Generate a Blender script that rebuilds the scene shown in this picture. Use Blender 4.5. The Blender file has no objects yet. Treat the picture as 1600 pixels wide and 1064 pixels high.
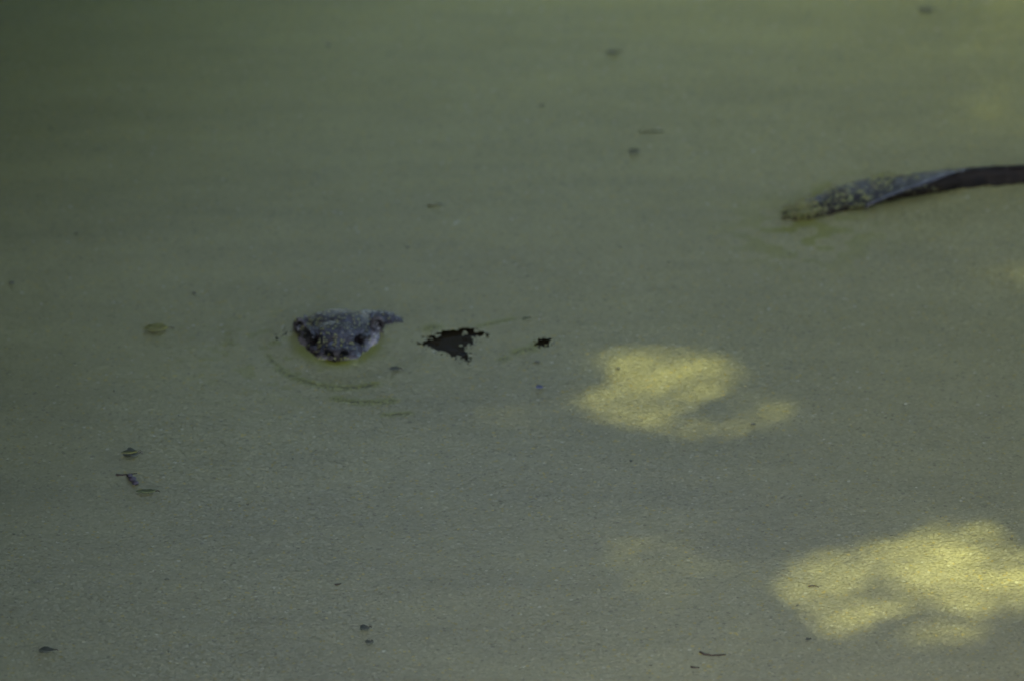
import bpy, math, random
import numpy as np
from mathutils import Vector

R = math.radians
random.seed(7)
rng = np.random.default_rng(11)
sc = bpy.context.scene
COL = sc.collection

# ------------------------------------------------------------------ camera, sky, sun, exposure
CAM_D, CAM_EL = 12.0, R(27.0)
cam_pos = Vector((0.0, -CAM_D * math.cos(CAM_EL), CAM_D * math.sin(CAM_EL)))
cd = bpy.data.cameras.new('camera')
cd.lens, cd.sensor_width = 300.0, 36.0
cd.clip_start, cd.clip_end = 0.1, 2000.0
cam = bpy.data.objects.new('camera', cd)
cam.location = cam_pos
cam.rotation_euler = (R(90) - CAM_EL, 0, 0)
COL.objects.link(cam)
sc.camera = cam
cd.dof.use_dof = True
cd.dof.focus_distance = 11.45
cd.dof.aperture_fstop = 3.5

SUN_EL, SUN_AZ = R(58), R(-145)            # azimuth from +Y towards +X
SUN = Vector((math.sin(SUN_AZ) * math.cos(SUN_EL), math.cos(SUN_AZ) * math.cos(SUN_EL), math.sin(SUN_EL)))
w = bpy.data.worlds.new('World'); sc.world = w; w.use_nodes = True
wn = w.node_tree.nodes; wn.clear()
sky = wn.new('ShaderNodeTexSky'); sky.sky_type = 'NISHITA'; sky.sun_disc = False
sky.sun_elevation = SUN_EL; sky.sun_rotation = SUN_AZ
sky.air_density = 1.0; sky.dust_density = 3.0; sky.ozone_density = 0.3
bg = wn.new('ShaderNodeBackground'); bg.inputs[1].default_value = 0.15
wo = wn.new('ShaderNodeOutputWorld')
w.node_tree.links.new(sky.outputs[0], bg.inputs[0]); w.node_tree.links.new(bg.outputs[0], wo.inputs[0])

sl = bpy.data.lights.new('sun', 'SUN'); sl.energy = 2.0; sl.angle = R(0.75); sl.color = (1.0, 0.98, 0.45)
so = bpy.data.objects.new('sun', sl)
so.rotation_euler = SUN.to_track_quat('Z', 'Y').to_euler()
so.location = SUN * 30
COL.objects.link(so)

vs = sc.view_settings
vs.view_transform = 'Standard'; vs.look = 'None'; vs.gamma = 1.0; vs.use_curve_mapping = False
vs.exposure = 2.76
sc.cycles.max_bounces = 6
sc.cycles.diffuse_bounces = 3
sc.cycles.transmission_bounces = 3
sc.cycles.use_denoising = True

# ------------------------------------------------------------------ helpers
PXF = 300.0 / 36.0 * 1600.0
def ground(px, py, z=0.0):
    """where the line of sight through a photograph pixel meets the level z"""
    dx, dy = (px - 800.0) / PXF, -(py - 532.0) / PXF
    s, c = math.sin(CAM_EL), math.cos(CAM_EL)
    d = Vector((dx, c + dy * s, -s + dy * c))
    t = (cam_pos.z - z) / -d.z
    return cam_pos + d * t

def poly(pts):
    return np.array([(ground(a, b).x, ground(a, b).y) for a, b in pts])

def sdist(P, x, y):
    """signed distance to a polygon, negative inside"""
    x = np.asarray(x, float); y = np.asarray(y, float)
    d = np.full(x.shape, 1e9); ins = np.zeros(x.shape, bool)
    n = len(P)
    for i in range(n):
        ax, ay = P[i]; bx, by = P[(i + 1) % n]
        ex, ey = bx - ax, by - ay
        t = np.clip(((x - ax) * ex + (y - ay) * ey) / (ex * ex + ey * ey + 1e-12), 0, 1)
        d = np.minimum(d, np.hypot(x - ax - t * ex, y - ay - t * ey))
        cond = (ay > y) != (by > y)
        xi = ax + (y - ay) / (by - ay + 1e-15) * ex
        ins ^= cond & (x < xi)
    return np.where(ins, -d, d)

def vnoise(x, y, seed=0):
    """smooth value noise, about -1..1"""
    x = np.asarray(x, float); y = np.asarray(y, float)
    xi, yi = np.floor(x).astype(np.int64), np.floor(y).astype(np.int64)
    fx, fy = x - xi, y - yi
    fx, fy = fx * fx * (3 - 2 * fx), fy * fy * (3 - 2 * fy)
    def h(a, b):
        n = (a * 374761393 + b * 668265263 + seed * 974711) & 0xffffffff
        n = ((n ^ (n >> 13)) * 1274126177) & 0xffffffff
        return ((n ^ (n >> 16)) & 0xffff) / 32767.5 - 1.0
    return (h(xi, yi) * (1 - fx) + h(xi + 1, yi) * fx) * (1 - fy) + (h(xi, yi + 1) * (1 - fx) + h(xi + 1, yi + 1) * fx) * fy

def mesh_np(name, V, loops, starts, totals, col=None, smooth=False):
    me = bpy.data.meshes.new(name)
    V = np.asarray(V, np.float32)
    me.vertices.add(len(V)); me.vertices.foreach_set('co', V.ravel())
    me.loops.add(len(loops)); me.loops.foreach_set('vertex_index', np.asarray(loops, np.int32))
    me.polygons.add(len(starts))
    me.polygons.foreach_set('loop_start', np.asarray(starts, np.int32))
    me.polygons.foreach_set('loop_total', np.asarray(totals, np.int32))
    me.update(calc_edges=True)
    if smooth: me.polygons.foreach_set('use_smooth', np.ones(len(starts), bool))
    if col is not None: set_col(me, col)
    return me

def set_col(me, col):
    a = me.color_attributes.new('tint', 'FLOAT_COLOR', 'POINT')
    c = np.ones((len(me.vertices), 4), np.float32); c[:, :3] = col
    a.data.foreach_set('color', c.ravel())

def mesh_py(name, V, F, smooth=False, col=None):
    me = bpy.data.meshes.new(name); me.from_pydata([tuple(v) for v in V], [], F); me.update()
    if smooth: me.polygons.foreach_set('use_smooth', np.ones(len(me.polygons), bool))
    if col is not None: set_col(me, col)
    return me

def obj(name, me, mat=None, parent=None):
    o = bpy.data.objects.new(name, me); COL.objects.link(o)
    if mat is not None and not me.materials: me.materials.append(mat)
    if parent is not None: o.parent = parent
    return o

def tag(o, label=None, cat=None, group=None, kind=None):
    for k, v in (('label', label), ('category', cat), ('group', group), ('kind', kind)):
        if v: o[k] = v
    return o

def material(name, base, rough=0.6, spec=0.5, tint=False, noise=None, bump=None, trans=0.0, coat=0.0, sss=0.0):
    m = bpy.data.materials.new(name); m.use_nodes = True
    nt = m.node_tree; N = nt.nodes; L = nt.links
    b = N['Principled BSDF']; out = N['Material Output']
    b.inputs['Roughness'].default_value = rough
    b.inputs['Specular IOR Level'].default_value = spec
    b.inputs['Coat Weight'].default_value = coat
    b.inputs['Coat Roughness'].default_value = 0.15
    col = None
    if tint:
        a = N.new('ShaderNodeAttribute'); a.attribute_name = 'tint'; col = a.outputs['Color']
    else:
        r = N.new('ShaderNodeRGB'); r.outputs[0].default_value = (*base, 1); col = r.outputs[0]
    tc = N.new('ShaderNodeTexCoord')
    if noise:
        scale, amt, stretch = noise
        mp = N.new('ShaderNodeMapping'); mp.inputs['Scale'].default_value = stretch
        L.new(tc.outputs['Object'], mp.inputs[0])
        nz = N.new('ShaderNodeTexNoise'); nz.inputs['Scale'].default_value = scale; nz.inputs['Detail'].default_value = 5
        L.new(mp.outputs[0], nz.inputs['Vector'])
        mr = N.new('ShaderNodeMapRange'); mr.inputs[1].default_value = 0.3; mr.inputs[2].default_value = 0.7
        mr.inputs[3].default_value = 1 - amt; mr.inputs[4].default_value = 1 + amt
        L.new(nz.outputs['Fac'], mr.inputs[0])
        mx = N.new('ShaderNodeVectorMath'); mx.operation = 'SCALE'
        L.new(col, mx.inputs[0]); L.new(mr.outputs[0], mx.inputs['Scale']); col = mx.outputs[0]
    L.new(col, b.inputs['Base Color'])
    if bump:
        scale, strength, dist, stretch = bump
        mp = N.new('ShaderNodeMapping'); mp.inputs['Scale'].default_value = stretch
        L.new(tc.outputs['Object'], mp.inputs[0])
        nz = N.new('ShaderNodeTexNoise'); nz.inputs['Scale'].default_value = scale; nz.inputs['Detail'].default_value = 6
        L.new(mp.outputs[0], nz.inputs['Vector'])
        bp = N.new('ShaderNodeBump'); bp.inputs['Strength'].default_value = strength; bp.inputs['Distance'].default_value = dist
        L.new(nz.outputs['Fac'], bp.inputs['Height']); L.new(bp.outputs[0], b.inputs['Normal'])
    if trans > 0:
        t = N.new('ShaderNodeBsdfTranslucent'); L.new(col, t.inputs[0])
        mix = N.new('ShaderNodeMixShader'); mix.inputs[0].default_value = trans
        L.new(b.outputs[0], mix.inputs[1]); L.new(t.outputs[0], mix.inputs[2]); L.new(mix.outputs[0], out.inputs[0])
    return m

M = {}
M['water'] = material('dark_pond_water', (0.016, 0.012, 0.006), 0.08, 0.08, bump=(9, 0.15, 0.01, (1, 1, 1)))
M['soil'] = material('bank_soil', (0.055, 0.06, 0.028), 0.95, 0.2, noise=(3, 0.5, (1, 1, 1)), bump=(8, 0.6, 0.1, (1, 1, 1)))
M['weed'] = material('duckweed_frond', (0, 0, 0), 0.52, 0.65, tint=True, trans=0.15)
M['fur'] = material('wet_brown_fur', (0, 0, 0), 0.26, 0.50, tint=True, noise=(180, 0.35, (1, 1, 1)), bump=(260, 0.5, 0.003, (1, 0.25, 1)))
M['eye'] = material('black_eye', (0.004, 0.003, 0.003), 0.10, 0.22, noise=(40, 0.1, (1, 1, 1)))
M['nose'] = material('nose_leather', (0, 0, 0), 0.45, 0.22, tint=True, noise=(300, 0.3, (1, 1, 1)), bump=(700, 0.5, 0.001, (1, 1, 1)))
M['whisker'] = material('whisker', (0.30, 0.27, 0.24), 0.4, 0.5, noise=(50, 0.1, (1, 1, 1)))
M['bark'] = material('soaked_bark', (0.014, 0.010, 0.006), 0.6, 0.15, noise=(40, 0.6, (0.2, 1, 1)), bump=(90, 0.9, 0.006, (0.12, 1, 1)))
M['wet_wood'] = material('wet_split_wood', (0.014, 0.011, 0.012), 0.34, 0.30, noise=(60, 0.5, (0.25, 1, 1)), bump=(110, 0.7, 0.003, (0.15, 1, 1)))
M['wet_wood'].node_tree.nodes['Principled BSDF'].inputs['IOR'].default_value = 1.2
M['splinter'] = material('wet_splinter', (0.03, 0.027, 0.03), 0.18, 0.6, noise=(80, 0.3, (1, 1, 1)))
M['leaf'] = material('crown_leaf', (0, 0, 0), 0.5, 0.4, tint=True, trans=0.15)
M['tree_bark'] = material('tree_bark', (0.10, 0.08, 0.06), 0.9, 0.2, noise=(8, 0.4, (1, 1, 0.3)), bump=(14, 0.8, 0.03, (1, 1, 0.25)))
M['yellow_leaf'] = material('faded_leaf', (0.15, 0.14, 0.03), 0.5, 0.4, noise=(120, 0.5, (1, 1, 1)))
M['dark_leaf'] = material('rotting_leaf', (0.060, 0.060, 0.033), 0.5, 0.4, noise=(120, 0.5, (1, 1, 1)))
M['sodden_leaf'] = material('sodden_leaf', (0.095, 0.098, 0.045), 0.6, 0.3, noise=(120, 0.4, (1, 1, 1)))
M['olive_leaf'] = material('olive_leaf', (0.09, 0.10, 0.028), 0.5, 0.4, noise=(120, 0.5, (1, 1, 1)))
M['twig'] = material('twig_bark', (0.035, 0.025, 0.016), 0.7, 0.3, noise=(90, 0.5, (1, 1, 1)))
M['seed'] = material('seed_husk', (0.035, 0.026, 0.032), 0.5, 0.4, noise=(150, 0.5, (1, 1, 1)))
M['petal'] = material('blue_petal', (0.085, 0.09, 0.14), 0.5, 0.4, noise=(100, 0.2, (1, 1, 1)))

# ------------------------------------------------------------------ the pond and its banks
def shore(x, y):      # 0 at the pond's middle, 1 on the shoreline
    a = np.arctan2(y + 2.0, x - 0.05)
    r = np.hypot((x - 0.05) / 2.2, (y + 2.0) / 6.6)
    return r * (1 + 0.05 * np.sin(3 * a + 1) + 0.03 * np.sin(7 * a))

def build_ground():
    xs = np.concatenate([-np.geomspace(600, 12, 14), np.arange(-11, 14.01, 0.4), np.geomspace(15, 600, 14)])
    ys = np.concatenate([-np.geomspace(600, 15, 14), np.arange(-14, 11.01, 0.4), np.geomspace(12, 600, 14)])
    X, Y = np.meshgrid(xs, ys)
    s = shore(X, Y)
    Z = np.clip((s - 1.0) * 2.6, -1.1, 0.55) + 0.05 * vnoise(X * 1.3, Y * 1.3, 3) * (s > 0.9)
    V = np.stack([X, Y, Z], -1).reshape(-1, 3)
    nx, ny = len(xs), len(ys)
    i = (np.arange(ny - 1)[:, None] * nx + np.arange(nx - 1)[None, :]).ravel()
    F = np.stack([i, i + 1, i + nx + 1, i + nx], -1)
    me = mesh_np('ground', V, F.ravel(), np.arange(len(F)) * 4, np.full(len(F), 4), smooth=True)
    tag(obj('ground', me, M['soil']), kind='structure')
build_ground()

n = 96
ang = np.linspace(0, 2 * math.pi, n, endpoint=False)
V = [(0.05 + 2.6 * math.cos(a), -2.0 + 7.2 * math.sin(a), 0.0) for a in ang]
tag(obj('pond_water', mesh_py('pond_water', V, [tuple(range(n))]), M['water']), kind='structure')

# ------------------------------------------------------------------ duckweed
HX, HY = -0.2450, 0.0                      # the otter's head
HOLE = poly([(655, 543), (666, 533), (684, 527), (700, 521), (727, 518.5), (748, 521.5), (763, 524.5), (759, 531), (745, 535),
             (741, 542), (731, 547), (729, 553), (738, 562), (731, 570), (714, 564), (700, 558), (685, 555), (670, 550), (661, 545)])
HOLES = [HOLE,
         poly([(834, 543), (846, 532), (866, 534), (861, 543), (850, 548)]),
         poly([(428, 534), (433, 528), (437, 534), (432, 538)]),
         poly([(437, 527), (446, 521), (450, 520), (442, 528)])]
def circle_arc(cx, cy, pts, wd):
    return np.array([(ground(a, b).x, ground(a, b).y) for a, b in pts]), wd
ARCS = [circle_arc(0, 0, [(436, 583), (452, 592), (470, 599), (490, 605), (515, 609.5), (540, 611), (562, 609.5), (588, 605)], 0.0026),
        circle_arc(0, 0, [(524, 627), (540, 631), (560, 634), (585, 634.5), (612, 632)], 0.0030),
        circle_arc(0, 0, [(418, 560), (428, 572), (440, 580)], 0.0014),
        circle_arc(0, 0, [(806, 556), (820, 552.5), (832, 551)], 0.003), circle_arc(0, 0, [(835, 546), (842, 543)], 0.003), circle_arc(0, 0, [(748, 516), (775, 509), (800, 504)], 0.0016), circle_arc(0, 0, [(668, 520), (676, 517), (684, 518)], 0.003), circle_arc(0, 0, [(784, 568), (792, 565)], 0.002),
        circle_arc(0, 0, [(600, 655), (640, 652)], 0.002)]
def arc_dist(x, y):
    d = np.full(np.shape(x), 1e9)
    for P, wd in ARCS:
        for i in range(len(P) - 1):
            ex, ey = P[i + 1] - P[i]
            t = np.clip(((x - P[i][0]) * ex + (y - P[i][1]) * ey) / (ex * ex + ey * ey), 0, 1)
            d = np.minimum(d, np.hypot(x - P[i][0] - t * ex, y - P[i][1] - t * ey) / wd)
    return d

def head_dist(x, y):      # rough distance from the head's waterline
    u, v = (x - HX) / 0.055, (y - 0.002) / 0.078
    return (np.hypot(u, v) - 1.0) * 0.064

def height(x, y):
    """the mat rides on the swell round the head and on faint old ripples"""
    r = np.hypot(x - HX, y - 0.0)
    rings = 0.0006 * np.sin((r - 0.07) * 2 * math.pi / 0.058) * np.exp(-((r - 0.10) / 0.13) ** 2)
    slow = 0.0016 * vnoise(x * 1.7 + 0.3 * y, y * 3.2, 5) + 0.0011 * vnoise(x * 5 - y, y * 8, 6) + 0.0005 * vnoise(x * 14, y * 22, 8)
    lift = 0.0015 * np.exp(-(np.clip(head_dist(x, y), 0, 1) / 0.010) ** 2)
    return 0.005 + rings + slow + lift

def open_water(x, y, grow=0.0):
    """where the mat is torn open: ragged, with streaks of weed left across"""
    rag = 0.0060 * vnoise(x * 48 + y * 25, y * 270, 21) + 0.003 * vnoise(x * 180, y * 260, 22)
    op = np.zeros(np.shape(x), bool)
    for P in HOLES:
        near = (np.abs(x - P[:, 0].mean()) < 0.16) & (np.abs(y - P[:, 1].mean()) < 0.16)
        if near.any():
            d = np.full(np.shape(x), 1.0)
            d[near] = sdist(P, x[near], y[near])
            op |= d < -0.001 + rag * (1.0 if np.ptp(P[:, 0]) > 0.05 else 0.25) + grow
    op &= ~((vnoise(x * 50 + y * 20, y * 330, 24) > 0.78) & (x < -0.01))
    op |= head_dist(x, y) < -0.012
    return op

LOG_OUT = poly([(1240, 336), (1270, 312), (1300, 296), (1340, 284), (1400, 277), (1500, 268), (1700, 262), (1700, 286), (1500, 293), (1400, 306), (1330, 322), (1270, 338)])

def frond_tints(x, y, k):
    base = np.array([0.212, 0.205, 0.082])
    c = np.tile(base, (len(x), 1))
    big = vnoise(x * 2.2 + y * 0.5, y * 1.6, 31) * 0.5 + vnoise(x * 6, y * 5, 32) * 0.3 + vnoise(x * 20, y * 16, 33) * 0.2
    c *= (1 + 0.14 * big + 0.05 * vnoise(x * 3.1, y * 15, 38) + 0.05 * vnoise(x * 9, y * 40, 39))[:, None]
    far = np.clip((y - 0.25) / 1.0, 0, 1)
    near = np.clip((0.15 - y + 0.25 * vnoise(x * 1.5, y * 1.5, 34)) / 0.7, 0, 1)
    c[:, 2] += 0.026 * near
    c = c * (1 - 0.25 * far[:, None] * np.array([0.35, 0.0, 1.4]))
    rr = rng.random(len(x))
    c *= rng.normal(1.0, 0.045, len(x)).clip(0.65, 1.4)[:, None]
    c[rr < 0.03] *= (1.18, 1.04, 0.6)
    c[(rr > 0.05) & (rr < 0.08)] *= (0.7, 0.68, 0.7)
    c[rr > 0.994] = (0.30, 0.30, 0.19)
    # freshly turned, wetter and greener weed round the head, the ring gaps and the log's end; by the head the tint also drops the sky sheen
    hd = head_dist(x, y)
    g = np.exp(-(np.clip(hd - 0.004, 0, 1) / 0.012) ** 2) * np.clip(0.5 - (y + 0.01) / 0.06, 0, 1)
    sp = np.exp(-((x + 0.31) / 0.13) ** 2 - ((y + 0.05) / 0.12) ** 2) * (vnoise(x * 60, y * 90, 35) > 0.35) * 0.6
    g = np.maximum(g, sp)
    ld = np.full(len(x), 1.0); m = (x > 0.2) & (y > 0.2) & (y < 0.8)
    ld[m] = sdist(LOG_OUT, x[m], y[m])
    lg = np.exp(-(np.clip(ld, 0, 1) / 0.02) ** 2) * np.exp(-np.clip(x - 0.48, 0, 9) / 0.05) * (vnoise(x * 70, y * 70, 36) > -0.2)
    sp2 = np.exp(-((x - 0.42) / 0.10) ** 2 - ((y - 0.33) / 0.10) ** 2) * (vnoise(x * 40, y * 50, 37) > 0.1) * 0.85
    g = np.maximum(np.maximum(g, lg * 0.9), sp2)
    ad = arc_dist(x, y)
    g = np.maximum(g, 0.8 * np.exp(-(ad / 3.0) ** 2))
    fresh_no_sheen = np.array([0.150, 0.156, 0.009])
    c = c * (1 - g[:, None]) + fresh_no_sheen * g[:, None]
    return np.clip(c, 0.004, 0.8)

def fronds(x, y, size, z_extra=0.0, tilt=0.045):
    """flat five-sided fronds, each a separate little plate"""
    k = len(x); nv = 5
    a0 = rng.random(k) * 6.283
    el = 0.75 + 0.25 * rng.random(k)
    th = np.arange(nv) * 2 * math.pi / nv
    lx = np.cos(th)[None, :] * size[:, None]
    ly = np.sin(th)[None, :] * (size * el)[:, None]
    X = x[:, None] + lx * np.cos(a0)[:, None] - ly * np.sin(a0)[:, None]
    Y = y[:, None] + lx * np.sin(a0)[:, None] + ly * np.cos(a0)[:, None]
    tx, ty = rng.normal(0, tilt, k), rng.normal(0, tilt, k)
    Z = height(X, Y) + z_extra + (rng.random(k) * 0.0009)[:, None] + (X - x[:, None]) * tx[:, None] + (Y - y[:, None]) * ty[:, None]
    return np.stack([X, Y, Z], -1).reshape(-1, 3)

def build_duckweed():
    s = 0.0037
    xs = np.arange(-1.06, 1.06, s); ys = np.arange(-1.36, 1.70, s * 0.866)
    X, Y = np.meshgrid(xs, ys)
    X = X + (np.arange(len(ys)) % 2)[:, None] * s / 2
    X = X.ravel() + rng.normal(0, s * 0.24, X.size); Y = Y.ravel() + rng.normal(0, s * 0.24, Y.size)
    keep = ~open_water(X + rng.normal(0, .0020, X.size), Y + rng.normal(0, .0010, X.size))
    ad = arc_dist(X, Y)
    keep &= ~((ad < 1.0 + 0.6 * vnoise(X * 120, Y * 120, 41)) & (rng.random(X.size) < 0.6))
    # worn spots, where a few fronds are missing
    worn = vnoise(X * 26, Y * 34, 43) * 0.6 + vnoise(X * 70, Y * 90, 44) * 0.5
    keep &= ~((worn > 0.72) & (rng.random(X.size) < 0.35))
    X, Y = X[keep], Y[keep]
    size = (0.0024 * np.exp(rng.normal(0, 0.18, X.size))).clip(0.0014, 0.0038)
    V = fronds(X, Y, size)
    C = np.repeat(frond_tints(X, Y, 0), 5, 0)
    k = len(X)
    loops = np.arange(k * 5); starts = np.arange(k) * 5; tot = np.full(k, 5)
    # the packed lower layer, one sheet, open where the mat is torn
    g = 0.0065
    gx = np.arange(-1.09, 1.09, g); gy = np.arange(-1.40, 1.74, g)
    GX, GY = np.meshgrid(gx, gy); sh = GX.shape
    fx, fy = GX.ravel(), GY.ravel()
    SV = np.stack([fx, fy, height(fx, fy) - 0.0006], -1)
    SC = frond_tints(fx, fy, 0) * 0.95
    SC *= (1 - 0.75 * np.exp(-(arc_dist(fx, fy) / 1.6) ** 2))[:, None]
    i = (np.arange(sh[0] - 1)[:, None] * sh[1] + np.arange(sh[1] - 1)[None, :]).ravel()
    cx, cy = fx[i] + g / 2, fy[i] + g / 2
    ok = ~open_water(cx, cy, 0.006)
    i = i[ok]
    SF = np.stack([i, i + 1, i + sh[1] + 1, i + sh[1]], -1) + len(V)
    # the mat beyond, out to the banks
    fxs = np.concatenate([np.linspace(-4.6, -1.09, 40), np.linspace(1.083, 7.2, 60)])
    ex = np.unique(np.round(np.concatenate([np.linspace(-4.2, -1.085, 60), np.linspace(-1.085, 1.085, 60), np.linspace(1.085, 6.6, 90)]), 5))
    ey = np.unique(np.round(np.concatenate([np.linspace(-8.8, -1.395, 120), np.linspace(-1.395, 1.735, 60), np.linspace(1.735, 4.8, 60)]), 5))
    EX, EY = np.meshgrid(ex, ey); es = EX.shape
    hx, hy = EX.ravel(), EY.ravel()
    EV = np.stack([hx, hy, height(hx, hy)], -1)
    EC = frond_tints(hx, hy, 0)
    j = (np.arange(es[0] - 1)[:, None] * es[1] + np.arange(es[1] - 1)[None, :]).ravel()
    mx, my = (hx[j] + hx[j + es[1] + 1]) / 2, (hy[j] + hy[j + es[1] + 1]) / 2
    ok = ((np.abs(mx) > 1.085) | (my < -1.395) | (my > 1.735)) & (shore(mx, my) < 1.02)
    j = j[ok]
    EF = np.stack([j, j + 1, j + es[1] + 1, j + es[1]], -1) + len(V) + len(SV)
    AV = np.concatenate([V, SV, EV]); AC = np.concatenate([C, SC, EC])
    quads = np.concatenate([SF, EF])
    loops = np.concatenate([loops, quads.ravel()])
    starts = np.concatenate([starts, k * 5 + np.arange(len(quads)) * 4])
    tot = np.concatenate([tot, np.full(len(quads), 4)])
    me = mesh_np('duckweed', AV, loops, starts, tot, AC)
    tag(obj('duckweed', me, M['weed']), 'dense mat of tiny green duckweed covering the whole pond', 'duckweed', kind='stuff')
build_duckweed()

# ------------------------------------------------------------------ shapes for the animal and the log
def ellipsoid(c, r, nu=20, nv=12):
    V, F = [], []
    V.append((c[0], c[1], c[2] + r[2]))
    for j in range(1, nv):
        ph = math.pi * j / nv
        for i in range(nu):
            th = 2 * math.pi * i / nu
            V.append((c[0] + r[0] * math.sin(ph) * math.cos(th), c[1] + r[1] * math.sin(ph) * math.sin(th), c[2] + r[2] * math.cos(ph)))
    V.append((c[0], c[1], c[2] - r[2]))
    for i in range(nu): F.append((0, 1 + i, 1 + (i + 1) % nu))
    for j in range(nv - 2):
        for i in range(nu):
            a = 1 + j * nu + i; b = 1 + j * nu + (i + 1) % nu
            F.append((a, a + nu, b + nu, b))
    e = len(V) - 1; o = 1 + (nv - 2) * nu
    for i in range(nu): F.append((e, o + (i + 1) % nu, o + i))
    return V, F

def tube(pts, rad, n=8, cap=True):
    """tapered tube through points"""
    V, F = [], []
    P = [Vector(p) for p in pts]
    up = Vector((0.13, 0.21, 1)).normalized()
    for i, p in enumerate(P):
        t = (P[min(i + 1, len(P) - 1)] - P[max(i - 1, 0)]).normalized()
        u = t.cross(up)
        if u.length < 1e-3: u = t.cross(Vector((1, 0, 0)))
        u.normalize(); v = u.cross(t)
        for k in range(n):
            a = 2 * math.pi * k / n
            V.append(p + (u * math.cos(a) + v * math.sin(a)) * rad[i])
    for i in range(len(P) - 1):
        for k in range(n):
            a = i * n + k; b = i * n + (k + 1) % n
            F.append((a, b, b + n, a + n))
    if cap:
        F.append(tuple(range(n - 1, -1, -1))); F.append(tuple(range((len(P) - 1) * n, len(P) * n)))
    return V, F

def join(*parts):
    V, F = [], []
    for v, f in parts:
        o = len(V); V += [tuple(q) for q in v]; F += [tuple(i + o for i in q) for q in f]
    return V, F

def remeshed(name, VF, voxel, smooth_it):
    me = mesh_py(name + '_raw', *VF)
    o = bpy.data.objects.new(name + '_raw', me); COL.objects.link(o)
    m = o.modifiers.new('r', 'REMESH'); m.mode = 'VOXEL'; m.voxel_size = voxel
    s = o.modifiers.new('s', 'SMOOTH'); s.factor = 0.5; s.iterations = smooth_it
    dg = bpy.context.evaluated_depsgraph_get(); dg.update()
    out = bpy.data.meshes.new_from_object(o.evaluated_get(dg))
    bpy.data.objects.remove(o); bpy.data.meshes.remove(me)
    out.name = name
    return out

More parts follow.
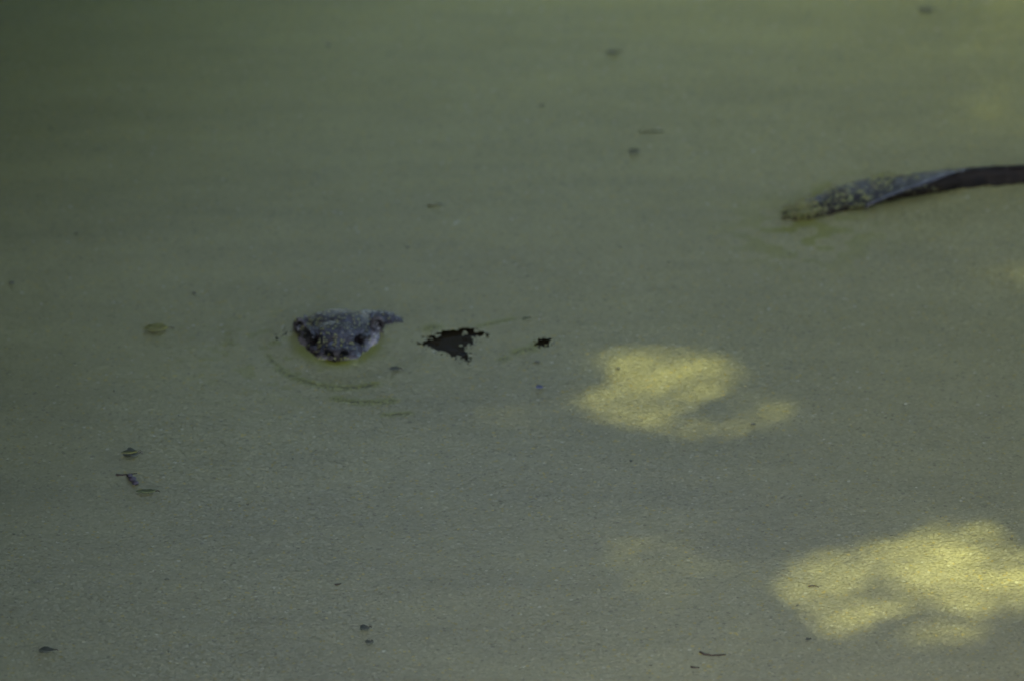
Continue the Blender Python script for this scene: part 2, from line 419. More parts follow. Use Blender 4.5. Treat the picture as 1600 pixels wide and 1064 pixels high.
# ------------------------------------------------------------------ otter
def build_otter():
    mm = 0.001
    E = lambda c, r: ellipsoid([q * mm for q in c], [q * mm for q in r])
    parts = [E((2, 20, -2), (60, 44, 24)),              # skull
             E((12, 14, 5), (36, 34, 21)),
             E((0, -14, 3), (46, 38, 22)),             # forehead to muzzle
             E((0, -42, -1), (36, 25, 18)),            # muzzle
             E((-20, -49, -3), (19, 17, 13)), E((20, -49, -3), (19, 17, 13)),   # whisker pads
             E((0, -60, 5), (15, 9, 9)),
             E((-33, -27, -3), (18, 23, 15)), E((34, -27, -3), (18, 23, 15)),   # jaw line
             E((-43, 0, -5), (21, 34, 19)), E((45, 0, -5), (21, 34, 19)),       # cheeks
             E((-36, -20, 13.5), (13, 12, 8)), E((36, -20, 13.5), (13, 12, 8)),     # brows
             E((0, -42, -22), (28, 26, 12)),           # lower jaw, under water
             E((-60, 10, 14), (11, 5.5, 11)), E((63, 8, 17), (12, 5.5, 12)),   # ears
             ]
    sp = [(10, 22, -16), (36, 46, -23), (72, 50, -25), (106, 46, -46), (150, 34, -64), (260, 20, -78), (400, 30, -95), (540, 45, -110), (620, 60, -120), (760, 90, -130), (900, 150, -140), (1030, 210, -150)]
    rd = [30, 34, 33, 35, 42, 58, 66, 60, 40, 26, 17, 7]
    parts.append(tube([[q * mm for q in p] for p in sp], [q * mm for q in rd], 14))
    for lx, ly, f in ((230, -35, -1), (250, 80, 1), (520, -10, -1), (540, 100, 1)):
        parts.append(tube([(lx * mm, ly * mm, -0.10), ((lx - 20) * mm, (ly + f * 20) * mm, -0.16), ((lx + 15) * mm, (ly + f * 25) * mm, -0.21), ((lx - 25) * mm, (ly + f * 30) * mm, -0.225)],
                          [0.026, 0.020, 0.013, 0.020], 8))
    # shoulder that just breaks the surface behind the right ear
    parts.append(E((78, 46, -10), (31, 17, 15)))
    me = remeshed('otter', join(*parts), 0.0022, 5)
    nv = len(me.vertices)
    co = np.empty(nv * 3, np.float32); me.vertices.foreach_get('co', co); co = co.reshape(-1, 3)
    no = np.empty(nv * 3, np.float32); me.vertices.foreach_get('normal', no); no = no.reshape(-1, 3)
    P = co * 1000
    def dent(c, r, depth):
        d = np.linalg.norm((P - np.array(c)) / np.array(r), axis=1)
        return np.exp(-d ** 2)[:, None] * depth * 0.001
    for sgn in (-1, 1):
        co -= no * dent((sgn * 37.5, -29, 16.5), (8, 9, 7), 5.5)            # eye sockets
        co -= no * dent((-60 if sgn < 0 else 63, 4 if sgn < 0 else 2, 14 if sgn < 0 else 17), (6, 4, 6), 7.0)  # ear cups
        co -= no * dent((sgn * 20, -64, -2), (9, 7, 3), 1.8)              # mouth corners
    co += no * (0.0006 * vnoise(P[:, 0] * 0.22 + P[:, 2] * .1, P[:, 1] * 0.09, 61))[:, None]
    me.vertices.foreach_set('co', co.ravel()); me.update()
    brown = np.array([0.015, 0.010, 0.009])
    C = np.tile(brown, (nv, 1)).astype(np.float32)
    def paint(c, r, col, w=1.0):
        d = np.linalg.norm((P - np.array(c)) / np.array(r), axis=1)
        k = (np.clip(1.4 - d, 0, 1) * w * np.clip((18 - P[:, 1]) / 6, 0, 1))[:, None]
        C[:] = C * (1 - k) + np.array(col) * k
    paint((-22, -63, 2), (13, 9, 5), (0.12, 0.108, 0.108), 0.85)
    paint((22, -63, 1), (16, 9, 5), (0.12, 0.108, 0.108), 0.85)
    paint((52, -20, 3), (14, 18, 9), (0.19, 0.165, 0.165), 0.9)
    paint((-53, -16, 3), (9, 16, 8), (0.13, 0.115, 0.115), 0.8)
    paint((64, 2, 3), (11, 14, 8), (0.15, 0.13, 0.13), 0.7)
    for sgn in (-1, 1): paint((sgn * 38, -28, 16.5), (13, 13, 10), (0.007, 0.006, 0.006), 1)
    paint((-60, 8, 14), (14, 9, 14), (0.028, 0.022, 0.023), 0.9)
    paint((63, 6, 17), (15, 9, 15), (0.040, 0.033, 0.034), 0.9)
    paint((-61, 4, 14), (8, 7, 8), (0.006, 0.005, 0.005), 1)
    paint((64, 2, 17), (8.5, 7, 8.5), (0.006, 0.005, 0.005), 1)
    set_col(me, C)
    me.polygons.foreach_set('use_smooth', np.ones(len(me.polygons), bool))
    o = obj('otter', me, M['fur'])
    o.location = (HX, HY, 0.004); o.scale = (0.90, 1.14, 1.06)
    tag(o, 'wet brown otter with small round ears, head raised through the duckweed facing the camera', 'otter')
    # wet fur: short pointed locks lying back from the nose
    tri = []
    for p in me.polygons:
        c = p.center
        if c.z > -0.006 and c.x < 0.13 and c.y > -0.054: tri.append(p.index)
    r2 = random.Random(5)
    areas = [me.polygons[i].area for i in tri]
    pick = r2.choices(tri, areas, k=5200)
    FV, FF, FC = [], [], []
    for pi in pick:
        p = me.polygons[pi]
        vs_ = [me.vertices[i].co for i in p.vertices]
        a, b = r2.random(), r2.random()
        q = vs_[0].lerp(vs_[1], a).lerp(vs_[-1].lerp(vs_[2], a), b)
        nrm = p.normal
        if min((q - Vector((s * 0.0375, -0.030, 0.0165))).length for s in (-1, 1)) < 0.0095: continue
        if (q.x < -0.053 or q.x > 0.056) and q.z > 0.007 and q.x < 0.075 and q.y < 0.016: continue
        flow = Vector((q.x * 6.0 + r2.gauss(0, .22), 1.0, r2.gauss(0, .15) - 0.1))
        flow = (flow - nrm * flow.dot(nrm))
        if flow.length < 1e-4: continue
        flow.normalize(); side = nrm.cross(flow)
        Lh = (0.008 + 0.006 * r2.random()) * (0.5 if q.y < -0.035 else 1); wd = 0.0008 + 0.0012 * r2.random()
        o0 = len(FV)
        q = q - nrm * 0.0004
        tip = q + flow * Lh + nrm * (0.0002 + 0.0007 * r2.random()) + Vector((0, 0, -0.0006))
        mid = q.lerp(tip, 0.5) + nrm * 0.0004
        FV += [q - side * wd, q + side * wd, mid + side * wd * 0.8, mid - side * wd * 0.8, mid + nrm * 0.0003, tip]
        FF += [(o0, o0 + 1, o0 + 4), (o0, o0 + 4, o0 + 3), (o0 + 1, o0 + 2, o0 + 4), (o0 + 3, o0 + 4, o0 + 5), (o0 + 4, o0 + 2, o0 + 5)]
        base = C[p.vertices[0]] * r2.uniform(0.3, 1.9)
        FC += [base] * 6
    f = obj('fur', mesh_py('fur', FV, FF, False, np.array(FC)), M['fur'], o)
    f['kind'] = 'stuff'
    em = mesh_py('eye', *ellipsoid((0, 0, 0), (0.0056, 0.0052, 0.0054), 16, 10), smooth=True)
    for s in (-1, 1):
        e = obj('eye', em, M['eye'], o); e.location = (s * 0.0380, -0.0275, 0.0160)
    # nose pad with two open nostrils
    nm = remeshed('nose_pad', join(E((0, -63, 12), (13, 7, 7)), E((-11, -62, 13), (8, 7, 6.5)), E((11, -62, 13), (8, 7, 6.5)), E((0, -66, 7), (5, 4, 6))), 0.0011, 3)
    k = len(nm.vertices); c2 = np.empty(k * 3, np.float32); nm.vertices.foreach_get('co', c2); c2 = c2.reshape(-1, 3)
    for s in (-1, 1):
        d = np.linalg.norm((c2 * 1000 - np.array((s * 12.0, -68, 13))) / np.array((4.6, 6, 3.6)), axis=1)
        c2[:, 1] += np.exp(-d ** 2) * 0.009
    nc = np.tile(np.array([0.022, 0.017, 0.016]), (k, 1))
    for s in (-1, 1):
        d = np.linalg.norm((c2 * 1000 - np.array((s * 12.0, -66, 13))) / np.array((7.5, 12, 5.5)), axis=1)
        nc[d < 1.0] = (0.002, 0.002, 0.002)                     # nostril dents, their inner shade painted near black
    set_col(nm, nc)
    nm.vertices.foreach_set('co', c2.ravel()); nm.update()
    nm.polygons.foreach_set('use_smooth', np.ones(len(nm.polygons), bool))
    obj('nose_pad', nm, M['nose'], o)
    for s in (-1, 1):
        for i in range(6):
            y0, z0 = -0.060 + 0.004 * (i % 3), -0.001 + 0.0035 * (i // 3)
            p0 = Vector((s * (0.022 + 0.002 * (i % 3)), y0, z0))
            Lw = 0.022 + 0.008 * r2.random()
            p2 = p0 + Vector((s * Lw * 0.85, -Lw * (0.25 - 0.15 * (i % 3)), -0.004 - 0.004 * r2.random()))
            p1 = (p0 + p2) / 2 + Vector((0, 0, 0.003))
            obj('whisker', mesh_py('whisker', *tube([p0, p1, p2], [0.00025, 0.0002, 0.00008], 4)), M['whisker'], o)
    return o, me
otter, otter_mesh = build_otter()

# duckweed that clings to wet things: single fronds laid on a surface
def clinging(name, label, spots, tints):
    V, F, C = [], [], []
    for (p, nrm, s), t in zip(spots, tints):
        nrm = Vector(nrm).normalized()
        u = nrm.orthogonal().normalized(); v = nrm.cross(u)
        a0 = random.random() * 6.28; o0 = len(V)
        for k in range(6):
            a = a0 + k * math.pi / 3
            V.append(Vector(p) + u * math.cos(a) * s + v * math.sin(a) * s * 0.8 + nrm * 0.0007)
        V.append(Vector(p) + nrm * 0.0015)
        F += [(o0 + 6, o0 + k, o0 + (k + 1) % 6) for k in range(6)]
        C += [t] * 7
    return tag(obj(name, mesh_py(name, V, F, False, np.array(C)), M['weed']), label, 'duckweed', kind='stuff')

def weed_tint():
    k = random.uniform(0.7, 1.25)
    return random.choice([(0.17 * k, 0.18 * k, 0.05 * k), (0.15 * k, 0.15 * k, 0.02 * k), (0.13 * k, 0.11 * k, 0.03 * k)])
spots = []
cand = [p for p in otter_mesh.polygons if p.center.z > 0.002 and p.center.y < 0.07 and p.center.x < 0.1 and p.normal.z > 0.1]
random.seed(21)
while len(spots) < 260:
    p = random.choice(cand); c = p.center
    w_ = 0.25
    for (cx, cy, cz, rr, k) in ((0.0, -0.052, 0.010, 0.020, 1.0), (-0.035, 0.012, 0.02, 0.012, 1.0), (0.035, 0.02, 0.02, 0.014, 0.8), (0.0, -0.02, 0.02, 0.03, 0.6), (-0.03, -0.045, 0.0, 0.014, 1.0)):
        w_ += k * math.exp(-((c.x - cx) ** 2 + (c.y - cy) ** 2) / rr ** 2)
    if random.random() < w_ / 1.6 and min((c - Vector((s * 0.0375, -0.030, 0.0165))).length for s in (-1, 1)) > 0.012:
        spots.append((Vector((c.x * .9 + HX, c.y * 1.14 + HY, c.z * 1.06 + 0.004)) + p.normal * 0.0014, p.normal, random.uniform(0.0010, 0.0019)))
clinging('clinging_duckweed', 'scattered yellow-green duckweed specks stuck to the wet head of the otter', spots, [weed_tint() for _ in spots])

# ------------------------------------------------------------------ half-sunken log
def build_log():
    root = bpy.data.objects.new('sunken_log', None); COL.objects.link(root)
    root.location = (ground(1600, 275).x, ground(1600, 275).y, 0)
    tag(root, 'dark soaked log with a flat split end, half sunk in duckweed at the right edge', 'log')
    O = root.location
    # stations: x pixel, upper edge, ridge, lower edge (pixel rows), heights of back edge, ridge, front foot
    st = [(1222, 331, 338, 346, 0, 2, -4), (1245, 320, 333, 348, 2, 5, -4), (1270, 309, 328, 347, 4, 7, -4), (1300, 295, 322, 340, 5, 8, -5), (1330, 285, 322, 330, 4, 7, -6), (1360, 279, 318, 324, 6, 10, -8),
          (1395, 275, 304, 315, 8, 14, -8), (1430, 271, 292, 310, 10, 18, -8), (1465, 267, 280, 305, 12, 21, -8), (1495, 264, 270, 301, 14, 21, -8),
          (1530, 262, 265, 297, 15, 20, -8), (1600, 259, 262, 292, 15, 20, -8), (1750, 257, 260, 290, 15, 20, -8), (2000, 262, 265, 298, 10, 16, -12), (2300, 275, 278, 310, -20, -12, -40)]
    X = np.array([s[0] for s in st], float)
    fine = np.concatenate([np.arange(1222, 1620, 5.0), np.arange(1620, 2300, 24.0)])
    cols = [np.interp(fine, X, [s[k] for s in st]) for k in range(1, 7)]
    ker = np.ones(5) / 5
    cols = [np.convolve(np.pad(c, 2, 'edge'), ker, 'valid') for c in cols]
    top, side = [], []
    for i, px in enumerate(fine):
        ub, ur, uf, zb, zr, zf = [c[i] for c in cols]
        j = lambda k: float(vnoise(np.array([px * 0.11]), np.array([k * 7.3]), 70)[0])
        B = ground(px, ub + 1.4 * j(1), zb * .001 + .004); Rg = ground(px, ur + 1.2 * j(2), zr * .001 + .004); Fr = ground(px, uf + 1.2 * j(3), 0.0)
        Bk = B + Vector((0, 0.012, -zb * .001 - 0.015))
        row_t = [Bk, B]
        for q in (0.2, 0.4, 0.6, 0.8, 1.0):
            pt = B.lerp(Rg, q); pt.z += 0.0018 * j(4 + q * 9) + 0.002 * math.sin(q * math.pi)
            row_t.append(pt)
        top.append(row_t)
        row_s = [Rg - Vector((0, 0.0004, 0.0012))]
        for q in (0.25, 0.5, 0.75, 1.0):
            pt = Rg.lerp(Fr, q); pt.y -= 0.006 * math.sin(q * math.pi); pt.z += 0.003 * math.sin(q * math.pi) + 0.0012 * j(20 + q * 8)
            row_s.append(pt)
        row_s.append(Fr + Vector((0, 0.012, -0.03)))
        side.append(row_s)
    def loft(rows, flip=False):
        V = [p - O for r in rows for p in r]; n_ = len(rows[0]); F = []
        for i in range(len(rows) - 1):
            for k in range(n_ - 1):
                a = i * n_ + k
                F.append((a, a + 1, a + n_ + 1, a + n_) if flip else (a, a + n_, a + n_ + 1, a + 1))
        return V, F
    cut = int(np.argmin(np.abs(fine - 1515)))
    spl = obj('split_face', mesh_py('split_face', *loft(top[:cut + 1], True), smooth=True), M['wet_wood'], root)
    spl['label'] = 'flat wet bluish split face with duckweed specks'
    bt = loft(top[cut:], True); bs = loft(side, True)
    obj('bark', mesh_py('bark', *join(bt, bs), smooth=True), M['bark'], root)
    # the thin proud strip along the crease, with its little hook
    pts, rad = [], []
    for px, py, z in ((1351, 327, 5), (1356, 322, 9), (1366, 317, 12), (1390, 306, 16), (1415, 297, 19), (1440, 288.5, 22), (1465, 279, 24), (1485, 272, 24), (1500, 267.5, 22)):
        pts.append(ground(px, py, z * .001 + .005) - O); rad.append(0.0022)
    rad[0] = 0.0012; rad[-1] = 0.0012; rad[6] = rad[5] = 0.0034
    obj('splinter', mesh_py('splinter', *tube(pts, rad, 7), smooth=True), M['splinter'], root)
    return top, side
log_top, log_side = build_log()
spots, tints = [], []
random.seed(33)
dep = bpy.context.evaluated_depsgraph_get(); dep.update()
def on_log(px, py):
    o_ = cam_pos; g = ground(px, py, 0.0)
    # nearest lofted surface point below/above that place
    best, bd = None, 1e9
    for rows in (log_top, log_side):
        for r in rows:
            if abs(r[1].x - g.x) > 0.03: continue
            for p in r[1:-1]:
                q = ground(px, py, p.z); d = (q - p).length
                if d < bd: bd, best = d, p
    return best if bd < 0.012 else None
def scatter(cx, cy, sx, sy, n_):
    for _ in range(n_):
        p = on_log(random.gauss(cx, sx), random.gauss(cy, sy))
        if p is not None:
            q = p + Vector((random.gauss(0, .003), random.gauss(0, .004), 0.001 + 0.005 * random.random() ** 2))
            spots.append((q, (random.gauss(0, .3), random.gauss(-.1, .3), 1), random.uniform(0.0014, 0.0026)))
            tints.append(weed_tint())
scatter(1252, 330, 16, 8, 700); scatter(1305, 300, 12, 8, 45); scatter(1395, 277, 22, 5, 150); scatter(1320, 312, 30, 12, 190); scatter(1440, 300, 22, 4, 30)
scatter(1375, 290, 10, 8, 50)
clinging('clinging_duckweed', 'yellow-green duckweed specks heaped on the split end of the log', spots, tints)

# ------------------------------------------------------------------ floating bits
def leaf_mesh(name, L, W, curl=0.1, notch=0.0, seed=0):
    r = random.Random(seed); n_ = 9; V, F = [], []
    for i in range(n_):
        t = i / (n_ - 1); wd = W * 0.5 * (math.sin(math.pi * min(1, t * 0.96 + 0.03)) ** 0.75) * r.uniform(0.8, 1.12)
        z = curl * L * (t - 0.5) ** 2 * 2
        V += [(L * (t - .5), wd, z + wd * 0.35), (L * (t - .5), 0, z), (L * (t - .5), -wd, z + wd * 0.35)]
    k = len(V); V += [(x, y, z - 0.0006) for x, y, z in V]
    for i in range(n_ - 1):
        a = i * 3
        for d in (0, 1):
            F.append((a + d, a + d + 1, a + d + 4, a + d + 3)); F.append((k + a + d + 3, k + a + d + 4, k + a + d + 1, k + a + d))
        F.append((a, a + 3, k + a + 3, k + a)); F.append((a + 2, k + a + 2, k + a + 5, a + 5))
    return mesh_py(name, V, F, True)

def stalk(parent, L, mat):
    obj('stalk', mesh_py('stalk', *tube([(L * .48, 0, 0.001), (L * .62, 0.001, 0.0015), (L * .74, -0.001, 0.0005)], [0.0008, 0.0006, 0.0006], 5)), mat, parent)

def place(o, px, py, rz=0.0, z=0.007, tilt=0.0):
    g = ground(px, py, 0); h = float(height(np.array([g.x]), np.array([g.y]))[0])
    o.location = (g.x, g.y, h + z - 0.004); o.rotation_euler = (tilt, 0, rz)
    return o

G_LEAF, G_TWIG = 'fallen leaves floating on the duckweed', 'twigs floating on the duckweed'
def leaf(px, py, L, W, rz, mat, label, seed, curl=0.12):
    o = obj('fallen_leaf', leaf_mesh('fallen_leaf', L, W, curl, seed=seed), M[mat]); place(o, px, py, rz)
    tag(o, label, 'leaf', G_LEAF); stalk(o, L, M['twig']); return o
def twig(px, py, pts, r, label, mat='twig'):
    P = [ground(a, b, 0.006) for a, b in pts]; O = P[0].copy(); O.z = 0.006
    rad = [r * (1 - 0.5 * i / (len(P) - 1)) * random.uniform(0.85, 1.2) for i in range(len(P))]
    o = obj('twig', mesh_py('twig', *tube([p - O for p in P], rad, 6), smooth=True), M[mat]); o.location = O
    return tag(o, label, 'twig', G_TWIG)

random.seed(9)
leaf(245, 523, 0.034, 0.024, 0.15, 'yellow_leaf', 'faded yellow leaf floating left of the otter', 1)
leaf(205, 719, 0.022, 0.026, 0.3, 'dark_leaf', 'dark curled leaf at the top of the debris line in the lower left', 2)
leaf(203, 720, 0.024, 0.007, 0.2, 'yellow_leaf', 'narrow yellow-green blade lying across the dark curled leaf', 3).location.z += 0.004
twig(0, 0, [(181, 742), (192, 742.5), (203, 741), (214, 740)], 0.0022, 'short dark twig lying level between the leaf and the husk in the lower left')
leaf(228, 776, 0.026, 0.012, 0.05, 'olive_leaf', 'faint olive leaf just below the debris line in the lower left', 4)
leaf(73, 1025, 0.021, 0.015, 0.1, 'dark_leaf', 'dark leaf floating in the bottom left corner', 5)
leaf(617, 585, 0.014, 0.012, 0.1, 'dark_leaf', 'small dark leaf scrap in front of the otter, right of its chin', 6)
leaf(821, 506, 0.011, 0.007, 0.3, 'olive_leaf', 'tiny olive leaf scrap above the smaller water gap', 7)
leaf(1447, 23, 0.024, 0.014, 0.0, 'sodden_leaf', 'blurred dark leaf near the top right corner', 8)
leaf(957, 90, 0.020, 0.012, 0.0, 'sodden_leaf', 'blurred olive leaf near the middle of the top edge', 9)
leaf(990, 244, 0.016, 0.011, 0.0, 'sodden_leaf', 'small olive leaf between the middle of the pond and the log', 10)
leaf(570, 990, 0.013, 0.016, 0.4, 'dark_leaf', 'upper dark scrap of the pair near the bottom edge', 11)
leaf(577, 1012, 0.009, 0.014, 0.9, 'dark_leaf', 'lower dark scrap of the pair near the bottom edge', 12)
leaf(843, 614.5, 0.010, 0.010, 0.2, 'petal', 'small pale blue petal left of the middle sun patch', 13)
leaf(1262, 1006, 0.006, 0.007, 0.2, 'dark_leaf', 'dark speck of leaf below the bright lower right sun patch', 14)
twig(0, 0, [(1263, 915.5), (1269, 914), (1275, 915.5), (1279, 917)], 0.0013, 'thin curved dark twig lying in the bright lower right sun patch')
twig(0, 0, [(1094, 1018), (1100, 1021.5), (1112, 1023), (1126, 1022.5), (1134, 1022)], 0.0016, 'brown bent twig near the bottom edge right of the middle')
twig(0, 0, [(1079, 1041), (1086, 1042.5), (1093, 1042.5)], 0.0013, 'tiny dark twig below the brown bent twig')
twig(0, 0, [(1000, 206), (1015, 205), (1038, 205.5)], 0.0018, 'blurred straight twig in the upper middle of the pond', 'sodden_leaf')
twig(0, 0, [(523, 913.5), (528, 912.5), (533, 911.5)], 0.0012, 'tiny dark twig in the lower left half above the scraps')
twig(0, 0, [(668, 322), (680, 320), (690, 319)], 0.0016, 'faint twig above and right of the otter', 'sodden_leaf')
# seed husk: three stacked scales
hk = bpy.data.objects.new('seed_husk', None); COL.objects.link(hk); place(hk, 207, 757, 0.2)
tag(hk, 'dark purplish seed husk at the lower end of the debris line', 'seed husk')
for k, (dy, r) in enumerate(((0.010, 0.0042), (0.0, 0.0056), (-0.012, 0.0048))):
    obj('scale', mesh_py('scale', *ellipsoid((0.002 * (k - 1), dy, 0.001), (r, r * 1.1, r * 0.55), 10, 6), smooth=True), M['seed'], hk)
# specks of grit nobody could count
sv, sf = [], []
for _ in range(70):
    px, py = random.uniform(-20, 1620), random.uniform(-20, 1084)
    g = ground(px, py); h = float(height(np.array([g.x]), np.array([g.y]))[0])
    r = random.uniform(0.0008, 0.0017) * (1.7 if random.random() < .12 else 1)
    sv_, sf_ = ellipsoid((g.x, g.y, h + 0.002), (r * random.uniform(1, 2.2), r, r * 0.5), 6, 4)
    o0 = len(sv); sv += sv_; sf += [tuple(i + o0 for i in f) for f in sf_]
tag(obj('floating_specks', mesh_py('floating_specks', sv, sf), M['dark_leaf']), 'tiny dark specks of litter strewn over the duckweed', 'litter', kind='stuff')

# ------------------------------------------------------------------ trees round the pond (they shade it)
GAPS = [  # polygon on the water, share of sun let through
    (poly([(926, 566), (955, 557), (1060, 554), (1110, 560), (1144, 578), (1156, 593), (1136, 611), (1092, 626), (1052, 646), (1028, 668), (990, 670), (955, 655), (914, 642), (906, 624), (936, 612), (985, 606), (962, 590), (934, 577)]), 0.26),
    (poly([(1165, 640), (1195, 628), (1228, 636), (1222, 655), (1185, 672), (1165, 668)]), 0.13),
    (poly([(1030, 668), (1110, 668), (1160, 660), (1160, 676), (1090, 684)]), 0.12),
    (poly([(760, 654), (835, 642), (838, 654), (775, 664)]), 0.04),
    (poly([(1225, 905), (1262, 876), (1350, 860), (1430, 846), (1478, 826), (1535, 822), (1580, 858), (1660, 885), (1700, 940), (1600, 962), (1500, 955), (1410, 960), (1370, 970), (1315, 994), (1280, 972), (1262, 942), (1238, 928)]), 0.30),
    (poly([(1415, 862), (1500, 855), (1560, 890), (1700, 890), (1700, 945), (1530, 940), (1460, 925), (1410, 915)]), 0.62),
    (poly([(1420, 985), (1520, 980), (1530, 1000), (1430, 1004)]), 0.25),
    (poly([(960, 855), (1080, 850), (1110, 910), (1060, 940), (980, 920)]), 0.02),
    (poly([(1510, 50), (1560, 5), (1700, -10), (1700, 110), (1540, 100)]), 0.035),
    (poly([(1490, 160), (1580, 135), (1700, 130), (1700, 200), (1520, 210)]), 0.03),
    (poly([(1530, 425), (1600, 415), (1700, 420), (1700, 450), (1560, 455)]), 0.05),
]
def leaf_cloud(P, size, tilt, seed, base=(0.060, 0.105, 0.022), facing=None):
    """pointed leaves, 4 triangles each"""
    r = np.random.default_rng(seed); k = len(P)
    n_ = r.normal(0, tilt, (k, 3)); n_[:, 2] += 1.0
    if facing is not None: n_ += np.array(facing) * 0.8
    n_ /= np.linalg.norm(n_, axis=1)[:, None]
    u = np.cross(n_, r.normal(0, 1, (k, 3))); u /= np.linalg.norm(u, axis=1)[:, None]
    v = np.cross(n_, u)
    s = size[:, None]
    out = [P - u * s, P - u * s * .35 + v * s * .52, P + u * s * .35 + v * s * .42, P + u * s, P + u * s * .35 - v * s * .42, P - u * s * .35 - v * s * .52]
    V = np.stack(out, 1).reshape(-1, 3)
    C = np.repeat(np.array(base)[None, :] * r.normal(1, .22, k).clip(.5, 1.6)[:, None], 6, 0)
    return mesh_np('crown', V, np.arange(k * 6), np.arange(k) * 6, np.full(k, 6), C)

def build_sun_gap_tree():  # unseen tree; its crown gaps are cut to place the sun patches
    root = bpy.data.objects.new('sun_gap_tree', None); COL.objects.link(root)
    tag(root, 'unseen leafy tree on the left bank, its crown shaped to dapple the pond', 'tree')
    S = np.array(SUN)
    r = np.random.default_rng(77)
    def cloud(nn, size_lo, size_hi, margin, partial):
        xg = r.uniform(-2.3, 2.3, nn); yg = r.uniform(-2.0, 2.7, nn); Lr = r.uniform(3.3, 4.6, nn)
        sz = r.uniform(size_lo, size_hi, nn)
        keep = np.ones(nn, bool); share = np.zeros(nn); dmin = np.full(nn, 9.0)
        for P, t in GAPS:
            d = sdist(P, xg, yg); dmin = np.minimum(dmin, d)
            share = np.where(d < margin, np.maximum(share, t), share)
        if not partial:
            keep = dmin > margin
            # natural breaks outside the part over the middle
            out = (np.abs(xg) > 1.25) | (np.abs(yg + .1) > 1.75)
            keep &= ~(out & (vnoise(xg * 2.3, yg * 2.3, 81) > 0.45))
        else:
            keep = (dmin < 0.075)
            cover = -np.log(np.clip(share, 0.004, 1.0))          # layers of leaf
            keep &= r.random(nn) < np.clip(cover / 5.5, 0, 1)
        P3 = np.stack([xg, yg, np.zeros(nn)], -1) + S[None, :] * Lr[:, None]
        keep &= (np.hypot((P3[:, 0] - 0.15) / 1.3, (P3[:, 1] - 0.05) / 1.25) > 1) | ((xg < 1.35) & (yg < 2.1))       # crown left open overhead so skylight brightens the middle
        return P3[keep], sz[keep]
    A, a = cloud(98000, 0.040, 0.062, 0.06, False)
    # small leaves: 5.5 layers where the share is nil
    area_small = 1.1 * 0.0094 ** 2 * 0.85 * 1.25
    B, b = cloud(int(4.6 * 4.7 * 5.5 / area_small), 0.0074, 0.0114, 0.008, True)
    P = np.concatenate([A, B]); s = np.concatenate([a, b])
    c = obj('crown', leaf_cloud(P, s, 0.45, 5), M['leaf'], root); c['kind'] = 'stuff'
    base = Vector((-3.0, -3.5, 0.3))
    V, F = tube([base + Vector((-0.2, 0, -.7)), base, (-2.9, -3.3, 1.3), (-2.6, -3.0, 2.4), (-2.35, -2.75, 3.0), (-2.1, -2.5, 3.35)], [.30, .26, .21, .17, .13, .10], 12)
    obj('trunk', mesh_py('trunk', V, F, True), M['tree_bark'], root)
    for e in ((-1.42, -0.45, 3.4), (-0.02, -0.35, 3.4), (0.28, -3.25, 3.4)):
        a_ = Vector((-2.15, -2.55, 3.3)); e = Vector(e); m = a_.lerp(e, .5) + Vector((0, 0, .2))
        obj('limb', mesh_py('limb', *tube([a_, m, e], [.08, .045, .012], 8), smooth=True), M['tree_bark'], root)
build_sun_gap_tree()

def sun_clear(W, margin=0.06):
    gx, gy = W[:, 0] - W[:, 2] * SUN.x / SUN.z, W[:, 1] - W[:, 2] * SUN.y / SUN.z
    ok = np.ones(len(W), bool)
    for Q, t in GAPS: ok &= sdist(Q, gx, gy) > margin
    return ok

def bush(name, label, cx, cy, rx, ry, h, n_, seed, z0=0.0):  # unseen leaf mass added to block sky and darken the water's edges
    root = bpy.data.objects.new(name, None); COL.objects.link(root); root.location = (cx, cy, z0)
    tag(root, label, 'bush', 'unseen bushes added on the banks for shade')
    r = np.random.default_rng(seed)
    d = r.normal(0, 1, (n_, 3)); d /= np.linalg.norm(d, axis=1)[:, None]
    rad = r.random(n_) ** (1 / 2.2)
    P = d * rad[:, None]
    lump = 1 + 0.18 * vnoise(np.arctan2(P[:, 1], P[:, 0]) * 2, P[:, 2] * 3, seed)
    P = P * np.array([rx, ry, h / 2]) * lump[:, None]; P[:, 2] += h / 2
    P = P[sun_clear(P + np.array([cx, cy, z0]))]; n_ = len(P)
    c = obj('crown', leaf_cloud(P, r.uniform(.03, .055, n_), .7, seed, (0.05, 0.085, 0.02)), M['leaf'], root); c['kind'] = 'stuff'
    for k in range(4):
        e = Vector((random.uniform(-.5, .5) * rx, random.uniform(-.5, .5) * ry, h * .75))
        obj('stem', mesh_py('stem', *tube([(0.05 * k, 0, -.4), e * .5 + Vector((0, 0, .1)), e], [.05, .035, .012], 6), smooth=True), M['tree_bark'], root)
bush('shade_bush', 'unseen tall bush added for shade on the left bank nearest the camera', -1.75, -1.3, 0.95, 1.0, 3.0, 9000, 91)
bush('shade_bush', 'unseen broad bush added for shade in the middle of the left bank', -1.95, 0.4, 0.95, 1.0, 2.6, 9000, 92)
bush('shade_bush', 'unseen bush added for shade at the far end of the left bank', -1.75, 1.7, 1.0, 1.0, 2.8, 9000, 93)
bush('shade_bush', 'unseen bush added for shade at the near end of the left bank', -1.6, -2.6, 0.85, 0.8, 2.6, 7000, 94)
bush('shade_bush', 'unseen bush added for shade, leaning over the water from the right bank', 1.65, -1.5, 0.75, 0.9, 2.4, 7000, 95)

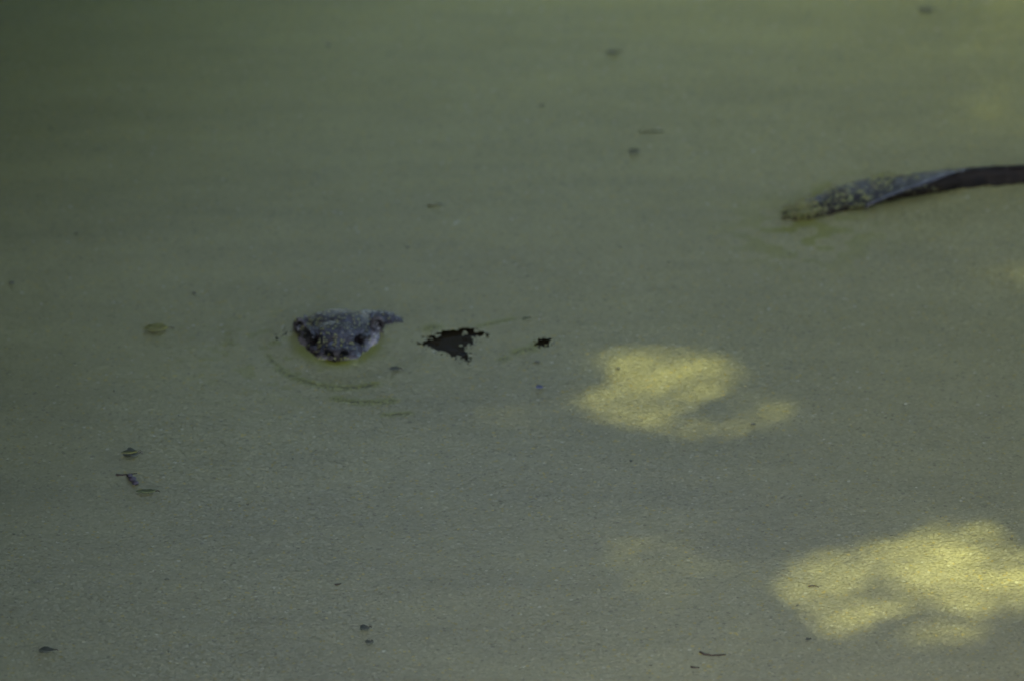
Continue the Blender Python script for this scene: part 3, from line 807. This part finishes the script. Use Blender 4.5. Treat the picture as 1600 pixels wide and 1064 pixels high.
def build_left_shade():
    """an unseen leaning tree, added so its low boughs darken the left side"""
    root = bpy.data.objects.new('left_shade_tree', None); COL.objects.link(root); root.location = (-2.6, -0.2, 0.2)
    tag(root, 'unseen leaning tree added on the left bank, its low boughs shading the water', 'tree')
    O = np.array(root.location); r = np.random.default_rng(55); nn = 34000
    x = r.uniform(-2.4, -0.25, nn); y = r.uniform(-1.9, 2.2, nn)
    low = np.maximum(0.62 - 0.51 * y, 0.25) + 0.22
    z = low + 0.5 * r.random(nn) ** 1.5 + 0.12 * (x + 1.2) ** 2
    edge = -0.36 + 0.22 * vnoise(y * 1.5, y * 0 + 3, 56) + 0.3 * np.clip(-y - 0.3, 0, 1)
    keep = r.random(nn) < np.clip((edge - x) / 0.45, 0, 1)
    gx, gy = x - z * SUN.x / SUN.z, y - z * SUN.y / SUN.z
    keep &= sun_clear(np.stack([x, y, z], -1))
    P = np.stack([x, y, z], -1)[keep] - O
    c = obj('crown', leaf_cloud(P, r.uniform(.028, .045, len(P)), .5, 57, (0.045, 0.08, 0.02)), M['leaf'], root); c['kind'] = 'stuff'
    o_ = Vector(root.location)
    obj('trunk', mesh_py('trunk', *tube([(-.2, 0, -.7), (-.1, 0, 0), (.1, .1, .9), (.35, .2, 1.5)], [.2, .17, .13, .09], 10), smooth=True), M['tree_bark'], root)
    for e in ((-0.8, 1.7, 0.8), (-0.75, 0.6, 0.95), (-0.8, -0.6, 1.5), (-1.2, -1.6, 2.0)):
        a_ = Vector((.33, .2, 1.45)); e = Vector(e) - o_; m = a_.lerp(e, .5) + Vector((0, 0, .2))
        obj('limb', mesh_py('limb', *tube([a_, m, e], [.06, .035, .008], 8), smooth=True), M['tree_bark'], root)
build_left_shade()

def build_right_shade():  # unseen crown added to dim the right side of the water
    root = bpy.data.objects.new('right_shade_tree', None); COL.objects.link(root); root.location = (3.3, 0.2, 0.3)
    tag(root, 'unseen leafy tree added on the right bank to dim the water', 'tree')
    O = np.array(root.location); r = np.random.default_rng(65); nn = 16000
    x = 0.5 + 3.0 * r.random(nn); y = r.uniform(-2.3, 2.6, nn)
    z = 1.95 + 1.0 * r.random(nn) + 0.25 * vnoise(x * 1.4, y * 1.4, 66)
    keep = r.random(nn) < np.clip((x - 0.55 - 0.2 * vnoise(y * 1.3, y * 0, 67)) / 0.3, 0, 1)
    P = np.stack([x, y, z], -1)[keep] - O
    c = obj('crown', leaf_cloud(P, r.uniform(.045, .07, len(P)), .5, 68, (0.045, 0.075, 0.02)), M['leaf'], root); c['kind'] = 'stuff'
    obj('trunk', mesh_py('trunk', *tube([(.1, 0, -.7), (0, 0, 0), (-.1, 0, 1.2), (-.4, .1, 2.2)], [.24, .2, .15, .1], 10), smooth=True), M['tree_bark'], root)
    for e in ((1.1, 1.6, 2.8), (1.0, 0.0, 2.8), (1.3, -1.7, 2.9)):
        a_ = Vector((-.38, .1, 2.15)); e = Vector(e) - Vector(root.location); m = a_.lerp(e, .5) + Vector((0, 0, .2))
        obj('limb', mesh_py('limb', *tube([a_, m, e], [.07, .04, .01], 8), smooth=True), M['tree_bark'], root)
build_right_shade()

def far_tree(label, cx, cy, rx, ry, z0, h, n_, seed):
    root = bpy.data.objects.new('bank_tree', None); COL.objects.link(root); root.location = (cx, cy, 0.4)
    tag(root, label, 'tree', 'trees on the far bank')
    r = np.random.default_rng(seed)
    d = r.normal(0, 1, (n_, 3)); d /= np.linalg.norm(d, axis=1)[:, None]
    P = d * (r.random(n_) ** (1 / 2.2))[:, None]
    lump = 1 + 0.2 * vnoise(np.arctan2(P[:, 1], P[:, 0]) * 2, P[:, 2] * 3, seed)
    P = P * np.array([rx, ry, h / 2]) * lump[:, None]; P[:, 2] += z0 + h / 2
    c = obj('crown', leaf_cloud(P, r.uniform(.06, .10, n_), .7, seed, (0.04, 0.07, 0.018)), M['leaf'], root); c['kind'] = 'stuff'
    obj('trunk', mesh_py('trunk', *tube([(0, 0, -.6), (0.05, 0, 1.2), (-.05, .1, z0 + h * .4), (0, 0, z0 + h * .8)], [.22, .17, .11, .03], 10), smooth=True), M['tree_bark'], root)
for k, (x, y, h) in enumerate(((-3.2, 6.2, 5.6), (-1.0, 6.4, 6.2), (1.3, 6.3, 5.8), (3.5, 6.2, 6.0))):
    far_tree(['leftmost', 'second', 'third', 'rightmost'][k] + ' of the four leafy trees on the far bank', x, y, 1.5, 1.2, 0.0, h, 7000, 101 + k)
